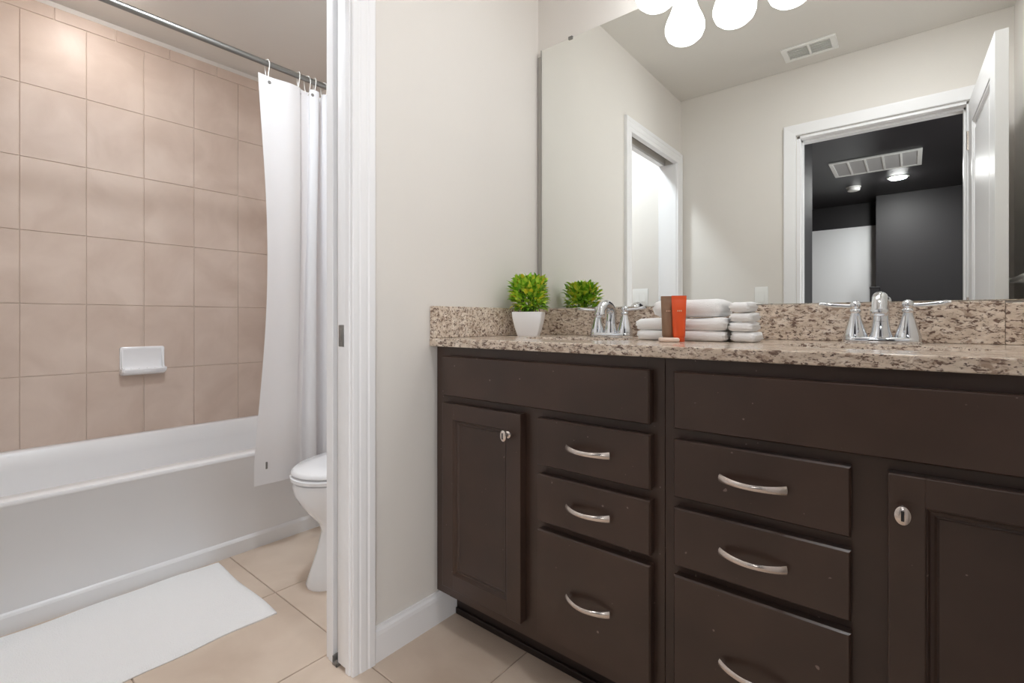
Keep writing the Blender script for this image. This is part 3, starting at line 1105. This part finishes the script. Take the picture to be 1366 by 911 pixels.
# ================================================================== THINGS ON THE COUNTER
# ---------------------------------------------------------------- faucets
def make_faucet(label):
    f = thing('faucet', label, 'faucet', (0, 0, 0), group='chrome two handle faucets')
    bm = BM()
    loops = []
    for s, z in ((1.06, 0.0), (1.10, 0.002), (1.10, 0.010), (1.04, 0.0140), (0.90, 0.0155)):
        lp = []
        for q in range(40):
            a = 2 * PI * q / 40
            lp.append(((0.050 if math.cos(a) > 0 else -0.050) + 0.026 * s * math.cos(a), 0.026 * s * math.sin(a), z))
        loops.append(lp)
    loft(bm, loops)
    obj('base_plate', bm, 'chrome', f, angle=60)
    bm = BM()
    lathe(bm, [(0.025, 0.0115), (0.024, 0.018), (0.0205, 0.030), (0.0180, 0.046), (0.0172, 0.054)], (0, 0, 0), 28)
    pts, rad = [], []
    for q in range(6):
        pts.append((0, 0.004 * q / 5, 0.052 + 0.026 * q / 5)); rad.append(0.0172)
    R = 0.040
    for q in range(1, 19):
        a = math.radians(180 - 158 * q / 18)
        pts.append((0, 0.004 - R - R * math.cos(a) * 1.0, 0.078 + 0.034 * math.sin(a)))
        rad.append(0.0172 - 0.0022 * q / 18)
    pts.append((0, pts[-1][1] - 0.004, pts[-1][2] - 0.012)); rad.append(0.0155)
    # front is -y: curve runs from the body forward
    tube(bm, pts, rad, 18, up=Vector((1, 0, 0)))
    sp = obj('spout', bm, 'chrome', f, angle=60)
    bm = BM()
    e = pts[-1]
    lathe(bm, [(0.0165, 0.004), (0.0180, 0.0), (0.0175, -0.010), (0.0140, -0.012)], (e[0], e[1] - 0.001, e[2]), 22)
    obj('spout_tip', bm, 'chrome', sp, angle=60)
    for s in (-1, 1):
        bm = BM()
        x = s * 0.052
        lathe(bm, [(0.0265, 0.0115), (0.0262, 0.018), (0.0232, 0.029), (0.0192, 0.042), (0.0152, 0.056), (0.0115, 0.068), (0.0095, 0.075), (0.0125, 0.079), (0.0120, 0.083),
                   (0.0090, 0.086), (0.0110, 0.090), (0.0122, 0.096), (0.0095, 0.103), (0.003, 0.107)], (x, 0, 0), 28)
        hb = obj('handle_base', bm, 'chrome', f, angle=50)
        bm = BM()
        tube(bm, [(x + s * 0.006, 0, 0.093), (x + s * 0.025, -0.002, 0.0935), (x + s * 0.050, -0.004, 0.0955), (x + s * 0.070, -0.005, 0.098), (x + s * 0.078, -0.005, 0.0985)],
             [0.0050, 0.0048, 0.0056, 0.0068, 0.0045], 12)
        obj('lever', bm, 'chrome', hb, angle=60)
    return f


f1 = make_faucet('chrome two handle faucet between the potted plant and the towels')
f1.location = (0.387, -0.100, CT)
dup(f1, (1.133, -0.100, CT), 'chrome two handle faucet to the right of the towels')

# ---------------------------------------------------------------- potted plant
pl = thing('potted_plant', 'small bushy green and yellow plant in a white square pot', 'potted plant', (0.104, -0.200, CT), rz=math.radians(28))


def sq(h, z, r=0.012, n=4):
    return rrect(-h, h, -h, h, r, z, n)


bm = BM()
loft(bm, [sq(0.036, 0.0, 0.006), sq(0.0375, 0.003, 0.006), sq(0.0455, 0.030, 0.006), sq(0.0520, 0.062, 0.006), sq(0.0545, 0.086, 0.006), sq(0.0540, 0.0875, 0.005), sq(0.0505, 0.0875, 0.005), sq(0.0495, 0.080, 0.005)])
obj('pot', bm, 'pot', pl, smooth=True, angle=25)
bm = BM()
loft(bm, [sq(0.0490, 0.0705, 0.005), sq(0.0490, 0.0795, 0.005)])
obj('soil', bm, 'dark', pl)
bm = BM()
rnd = random.Random(11)
for k in range(14):
    a = rnd.uniform(0, 2 * PI)
    r = rnd.uniform(0.0, 0.03)
    tube(bm, [(r * math.cos(a), r * math.sin(a), 0.078), (1.5 * r * math.cos(a), 1.5 * r * math.sin(a), 0.13), (1.9 * r * math.cos(a), 1.9 * r * math.sin(a), 0.19)], 0.0014, 5)
obj('stems', bm, mat('stem_green', (70, 100, 30), 0.6), pl)
bm = BM()


def leaf(bm, p, d, up, ln, wd):
    d = d.normalized()
    s = d.cross(up)
    if s.length < 1e-3:
        s = Vector((1, 0, 0))
    s.normalize()
    n = s.cross(d).normalized()
    st = [(0.0, 0.15, 0.0), (0.25, 0.8, 0.06), (0.5, 1.0, 0.08), (0.78, 0.62, 0.03), (1.0, 0.02, -0.06)]
    rows = []
    for t, w_, c_ in st:
        c0 = p + d * (ln * t) + n * (ln * c_)
        rows.append([bm.verts.new(c0 - s * (wd * w_) + n * (wd * 0.35 * w_)), bm.verts.new(c0), bm.verts.new(c0 + s * (wd * w_) + n * (wd * 0.35 * w_))])
    for a, b_ in zip(rows, rows[1:]):
        for i in (0, 1):
            bm.faces.new((a[i], a[i + 1], b_[i + 1], b_[i]))


for k in range(640):
    # a squarish topiary block, denser at the skin
    while True:
        q = Vector((rnd.uniform(-1, 1), rnd.uniform(-1, 1), rnd.uniform(-1, 1)))
        m_ = max(abs(q.x), abs(q.y), abs(q.z))
        if m_ > 0.35 and q.length < 1.42:
            break
    p = Vector((q.x * 0.055, q.y * 0.055, 0.151 + q.z * 0.052))
    if p.z < 0.125:
        sh = 0.78 + 0.22 * (p.z - 0.096) / 0.03
        p.x *= sh; p.y *= sh
    d = Vector((q.x * 1.0, q.y * 1.0, 0.55 + q.z * 0.8)) + Vector((rnd.uniform(-.6, .6), rnd.uniform(-.6, .6), rnd.uniform(-.3, .5)))
    if p.z < 0.10:
        d.z = abs(d.z) + 0.3
    leaf(bm, p, d, Vector((rnd.uniform(-.4, .4), rnd.uniform(-.4, .4), 1)), rnd.uniform(0.022, 0.034), rnd.uniform(0.0056, 0.0086))
obj('foliage', bm, 'leaf', pl, angle=180)


# ---------------------------------------------------------------- towels
def folded(name, label, cat, group, x0, x1, y0, y1, z0, z1, layers=1, seed=0, m='cloth'):
    """folded towel: stacked soft slabs whose folds face left and front"""
    r = random.Random(seed)
    bm = BM()
    h = (z1 - z0) / layers
    for k in range(layers):
        a, b_ = z0 + h * k, z0 + h * (k + 1)
        jx = r.uniform(-0.003, 0.003) if layers > 1 else 0
        box(bm, x0 + jx, x1 + jx, y0 + r.uniform(0, 0.003), y1, a + 0.0002, b_ + (0.0012 if k < layers - 1 else 0), min(h * 0.47, 0.024), 4)
    bmesh.ops.subdivide_edges(bm, edges=[e for e in bm.edges if e.calc_length() > 0.05], cuts=6, use_grid_fill=True)
    cx, cy = (x0 + x1) / 2, (y0 + y1) / 2
    p1, p2 = r.uniform(0, 6), r.uniform(0, 6)
    for v in bm.verts:
        t = (v.co.z - z0) / (z1 - z0)
        v.co.z += 0.0022 * math.sin(v.co.x * 37 + p1) * math.sin(v.co.y * 31 + p2) * max(0.0, t)
        v.co.y += 0.0025 * math.sin(v.co.x * 29 + p2) * (1 if v.co.y < cy else 0)
        v.co.x += 0.0030 * math.sin(v.co.y * 33 + p1 + 20 * t)
    for v in bm.verts:
        v.co -= Vector((cx, cy, z0))
    o = obj(name, bm, m, angle=180)
    o.location = (cx, cy, z0)
    return tag(o, label, cat, group)


folded('folded_towel', 'white folded towel at the bottom of the left stack on the counter', 'towel', 'folded white towels', 0.572, 0.820, -0.300, -0.130, CT + 0.0005, 0.9505, 1, 1)
folded('folded_towel', 'white folded towel in the middle of the left stack, under the top one', 'towel', 'folded white towels', 0.569, 0.822, -0.302, -0.132, 0.9512, 0.9850, 1, 2)
folded('folded_towel', 'smaller white folded towel on top of the left stack', 'towel', 'folded white towels', 0.614, 0.806, -0.292, -0.150, 0.9880, 1.0360, 1, 3)
zz = CT + 0.0005
wl = ['lowest white washcloth of the right hand pile on the counter', 'second white washcloth from the bottom of the right hand pile', 'second white washcloth from the top of the right hand pile', 'topmost white washcloth of the right hand pile']
for k, hgt in enumerate((0.026, 0.024, 0.024, 0.027)):
    folded('washcloth', wl[k], 'washcloth', 'white washcloths in a pile', 0.8235 + (0.003, 0.0, 0.002, 0.001)[k], 0.886 - 0.002 * k + (0.004, -0.001, 0.0, -0.004)[k], -0.290, -0.195, zz, zz + hgt, 1, 10 + k)
    zz += hgt + 0.0012


# ---------------------------------------------------------------- toiletry tubes and soap
def toiletry(x, y, label, m, rz, lean=0.0):
    t = thing('toiletry_tube', label, 'tube', (x, y, CT), rz=rz, group='toiletry tubes on the counter')
    bm = BM()
    loops = []
    n = 28
    # stands on its cap: round at the cap, flat crimp on top
    for z, hw, hd in ((0.012, 0.0145, 0.0125), (0.015, 0.0158, 0.0135), (0.030, 0.0162, 0.0130), (0.060, 0.0172, 0.0105), (0.090, 0.0182, 0.0068), (0.110, 0.0190, 0.0028), (0.1125, 0.0192, 0.0013), (0.1225, 0.0192, 0.0012)):
        loops.append([(hw * math.copysign(abs(math.cos(2 * PI * k / n)) ** 0.85, math.cos(2 * PI * k / n)), hd * math.sin(2 * PI * k / n), z) for k in range(n)])
    loft(bm, loops)
    obj('tube_body', bm, m, t, angle=50)
    bm = BM()
    lathe(bm, [(0.0138, 0.0), (0.0145, 0.001), (0.0145, 0.0110), (0.0135, 0.0118)], (0, 0, 0), 24)
    obj('cap', bm, m, t, angle=40)
    bm = BM()
    zc = 0.082
    for k in range(3):
        xx = -0.0042 + 0.0042 * k
        box(bm, xx - 0.0012, xx + 0.0012, -0.0098, -0.0060, zc - 0.0018, zc + 0.0018)
    obj('printed_logo', bm, 'letter', t, smooth=False)
    return t


toiletry(0.683, -0.334, 'brown toiletry tube standing on its cap in front of the towels', 'brown', math.radians(22))
toiletry(0.714, -0.338, 'orange toiletry tube standing on its cap in front of the towels', 'orange', math.radians(30))
bm = BM()
box(bm, -0.026, 0.026, -0.014, 0.014, 0.0, 0.011, 0.004, 3)
sb = obj('soap_bar', bm, 'soap')
sb.location = (0.700, -0.372, CT + 0.0002)
sb.rotation_euler = (0, 0, math.radians(25))
tag(sb, 'small cream wrapped soap bar in front of the toiletry tubes', 'soap bar')


# ---------------------------------------------------------------- switch plates
def switch_plate(name, label, loc, gang, rz):
    t = thing(name, label, 'light switch', loc, rz)
    w_ = 0.074 if gang == 1 else 0.118
    bm = BM()
    box(bm, -w_ / 2, w_ / 2, 0.0004, 0.006, -0.059, 0.059, 0.003, 2)
    obj('cover_plate', bm, 'plastic', t)
    for k in range(gang):
        x = (k - (gang - 1) / 2) * 0.046
        bm = BM()
        loft(bm, [[(x - 0.0165, 0.0055, -0.033), (x + 0.0165, 0.0055, -0.033), (x + 0.0165, 0.0055, 0.033), (x - 0.0165, 0.0055, 0.033)],
                  [(x - 0.0160, 0.0095, -0.0325), (x + 0.0160, 0.0095, -0.0325), (x + 0.0160, 0.0065, 0.0325), (x - 0.0160, 0.0065, 0.0325)]])
        obj('rocker', bm, 'plastic', t, smooth=False)
    return t


switch_plate('light_switch', 'white single rocker switch beside the entry door in the mirror', (0.491, YF, 1.123), 1, 0)
switch_plate('light_switch', 'white double rocker switch on the toilet room wall in the mirror', (-0.288, YF, 1.143), 2, 0)

# ---------------------------------------------------------------- ceiling vent over the entry
vt = thing('ceiling_vent', 'white slotted supply vent on the bathroom ceiling in the mirror', 'vent', (0.768, -1.430, H))
VW, VD = 0.125, 0.077
bm = BM()
for x0, x1, y0, y1 in ((-VW, VW, -VD, -VD + 0.020), (-VW, VW, VD - 0.020, VD), (-VW, -VW + 0.028, -VD + 0.0201, VD - 0.0201), (VW - 0.028, VW, -VD + 0.0201, VD - 0.0201), (-0.006, 0.006, -VD + 0.0201, VD - 0.0201)):
    box(bm, x0, x1, y0, y1, -0.010, -0.0005, 0.002, 1)
obj('vent_frame', bm, 'plastic', vt, smooth=False)
bm = BM()
for s in (-1, 1):
    for k in range(6):
        y = -0.05 + 0.02 * k
        x0, x1 = (0.006, VW - 0.028) if s > 0 else (-VW + 0.028, -0.006)
        loft(bm, [[(x, y - 0.007, -0.003), (x, y - 0.006, -0.0025), (x, y + 0.006, -0.0095), (x, y + 0.005, -0.010)] for x in (x0, x1)])
obj('vent_louvers', bm, 'plastic', vt, smooth=False)
bm = BM()
box(bm, -VW + 0.02, VW - 0.02, -VD + 0.015, VD - 0.015, -0.002, -0.0006)
obj('vent_throat', bm, 'plastic', vt, smooth=False)

# ---------------------------------------------------------------- towel bar behind the door
tb = thing('towel_bar', 'white towel bar on the right wall behind the open door, in the mirror', 'towel bar', (XR, -0.95, 1.14))
for y in (-0.25, 0.25):
    bm = BM()
    lathe(bm, [(0.024, -0.0005), (0.024, -0.008), (0.012, -0.014), (0.011, -0.06), (0.013, -0.068)], (0, y, 0), 18, 'x')
    obj('bar_post', bm, 'plastic', tb)
bm = BM()
tube(bm, [(-0.056, -0.25, 0), (-0.056, 0.0, 0), (-0.056, 0.25, 0)], 0.008, 12)
obj('bar', bm, 'plastic', tb)


# ---------------------------------------------------------------- ceiling lamps of the rooms, with two added fill lights
def can(loc, label, m, r=0.05, drop=0.010):
    t = thing('downlight', label, 'ceiling light', loc)
    bm = BM()
    lathe(bm, [(r + 0.022, -0.0005), (r + 0.020, -0.006), (r + 0.004, -0.008), (r, -0.004)], (0, 0, 0), 32)
    obj('trim_ring', bm, 'plastic', t, angle=50)
    bm = BM()
    lathe(bm, [(r, -0.003), (r * 0.96, -0.004 - drop * 0.6), (r * 0.5, -0.004 - drop), (0.005, -0.004 - drop)], (0, 0, 0), 32)
    obj('lens', bm, m, t, angle=80)
    return t


can((-0.40, -0.98, H), 'added unseen fill light on the toilet room ceiling by the doorway', 'fillT', 0.08, 0.008)
can((1.14, -0.90, H), 'added unseen fill light on the ceiling in the middle of the vanity room', 'fillD', 0.075)
can((-1.50, -1.13, H), 'recessed ceiling light over the bathtub', 'lampS', 0.05, 0.02)
can((1.084, -4.72, H), 'lit round downlight on the black hall ceiling, in the mirror', 'lampH', 0.070, 0.018)

# ---------------------------------------------------------------- hall ceiling things
gr = thing('return_air_grille', 'long pale five section grille on the black hall ceiling, in the mirror', 'vent', (0.928, -4.035, H))
GW, GD = 0.335, 0.27
bm = BM()
for x0, x1, y0, y1 in ((-GW, GW, -GD, -GD + 0.03), (-GW, GW, GD - 0.03, GD), (-GW, -GW + 0.032, -GD + 0.0301, GD - 0.0301), (GW - 0.032, GW, -GD + 0.0301, GD - 0.0301)):
    box(bm, x0, x1, y0, y1, -0.014, -0.0005, 0.002, 1)
for k in range(1, 5):
    x = -GW + 0.016 + (2 * GW - 0.032) * k / 5
    box(bm, x - 0.008, x + 0.008, -GD + 0.03, GD - 0.03, -0.013, -0.0005, 0.001, 1)
obj('grille_frame', bm, 'plastic', gr, smooth=False)
bm = BM()
for k in range(22):
    y = -GD + 0.035 + k * (2 * GD - 0.07) / 21
    box(bm, -GW + 0.03, GW - 0.03, y - 0.008, y + 0.008, -0.008, -0.006)
box(bm, -GW + 0.03, GW - 0.03, -GD + 0.03, GD - 0.03, -0.004, -0.0008)
obj('grille_slats', bm, 'grille', gr, smooth=False)

sdt = thing('smoke_detector', 'round white smoke detector on the black hall ceiling, in the mirror', 'smoke detector', (0.700, -4.88, H))
bm = BM()
lathe(bm, [(0.068, -0.0005), (0.068, -0.010), (0.060, -0.014)], (0, 0, 0), 28)
obj('mount_base', bm, 'plastic', sdt, angle=40)
bm = BM()
lathe(bm, [(0.060, -0.0135), (0.061, -0.03), (0.056, -0.042), (0.04, -0.048), (0.005, -0.049)], (0, 0, 0), 28)
obj('sensor_housing', bm, 'plastic', sdt, angle=40)

nb = thing('post', 'dark square post at the lower right of the white hall door, in the mirror', 'post', (0.860, -5.48, 0))
bm = BM()
box(bm, -0.045, 0.045, -0.035, 0.035, 0.0, 1.35, 0.003, 1)
obj('post_shaft', bm, 'black', nb, smooth=False)
bm = BM()
box(bm, -0.05, 0.05, -0.038, 0.038, 1.3502, 1.372, 0.005, 2)
obj('post_cap', bm, 'black', nb, smooth=False)
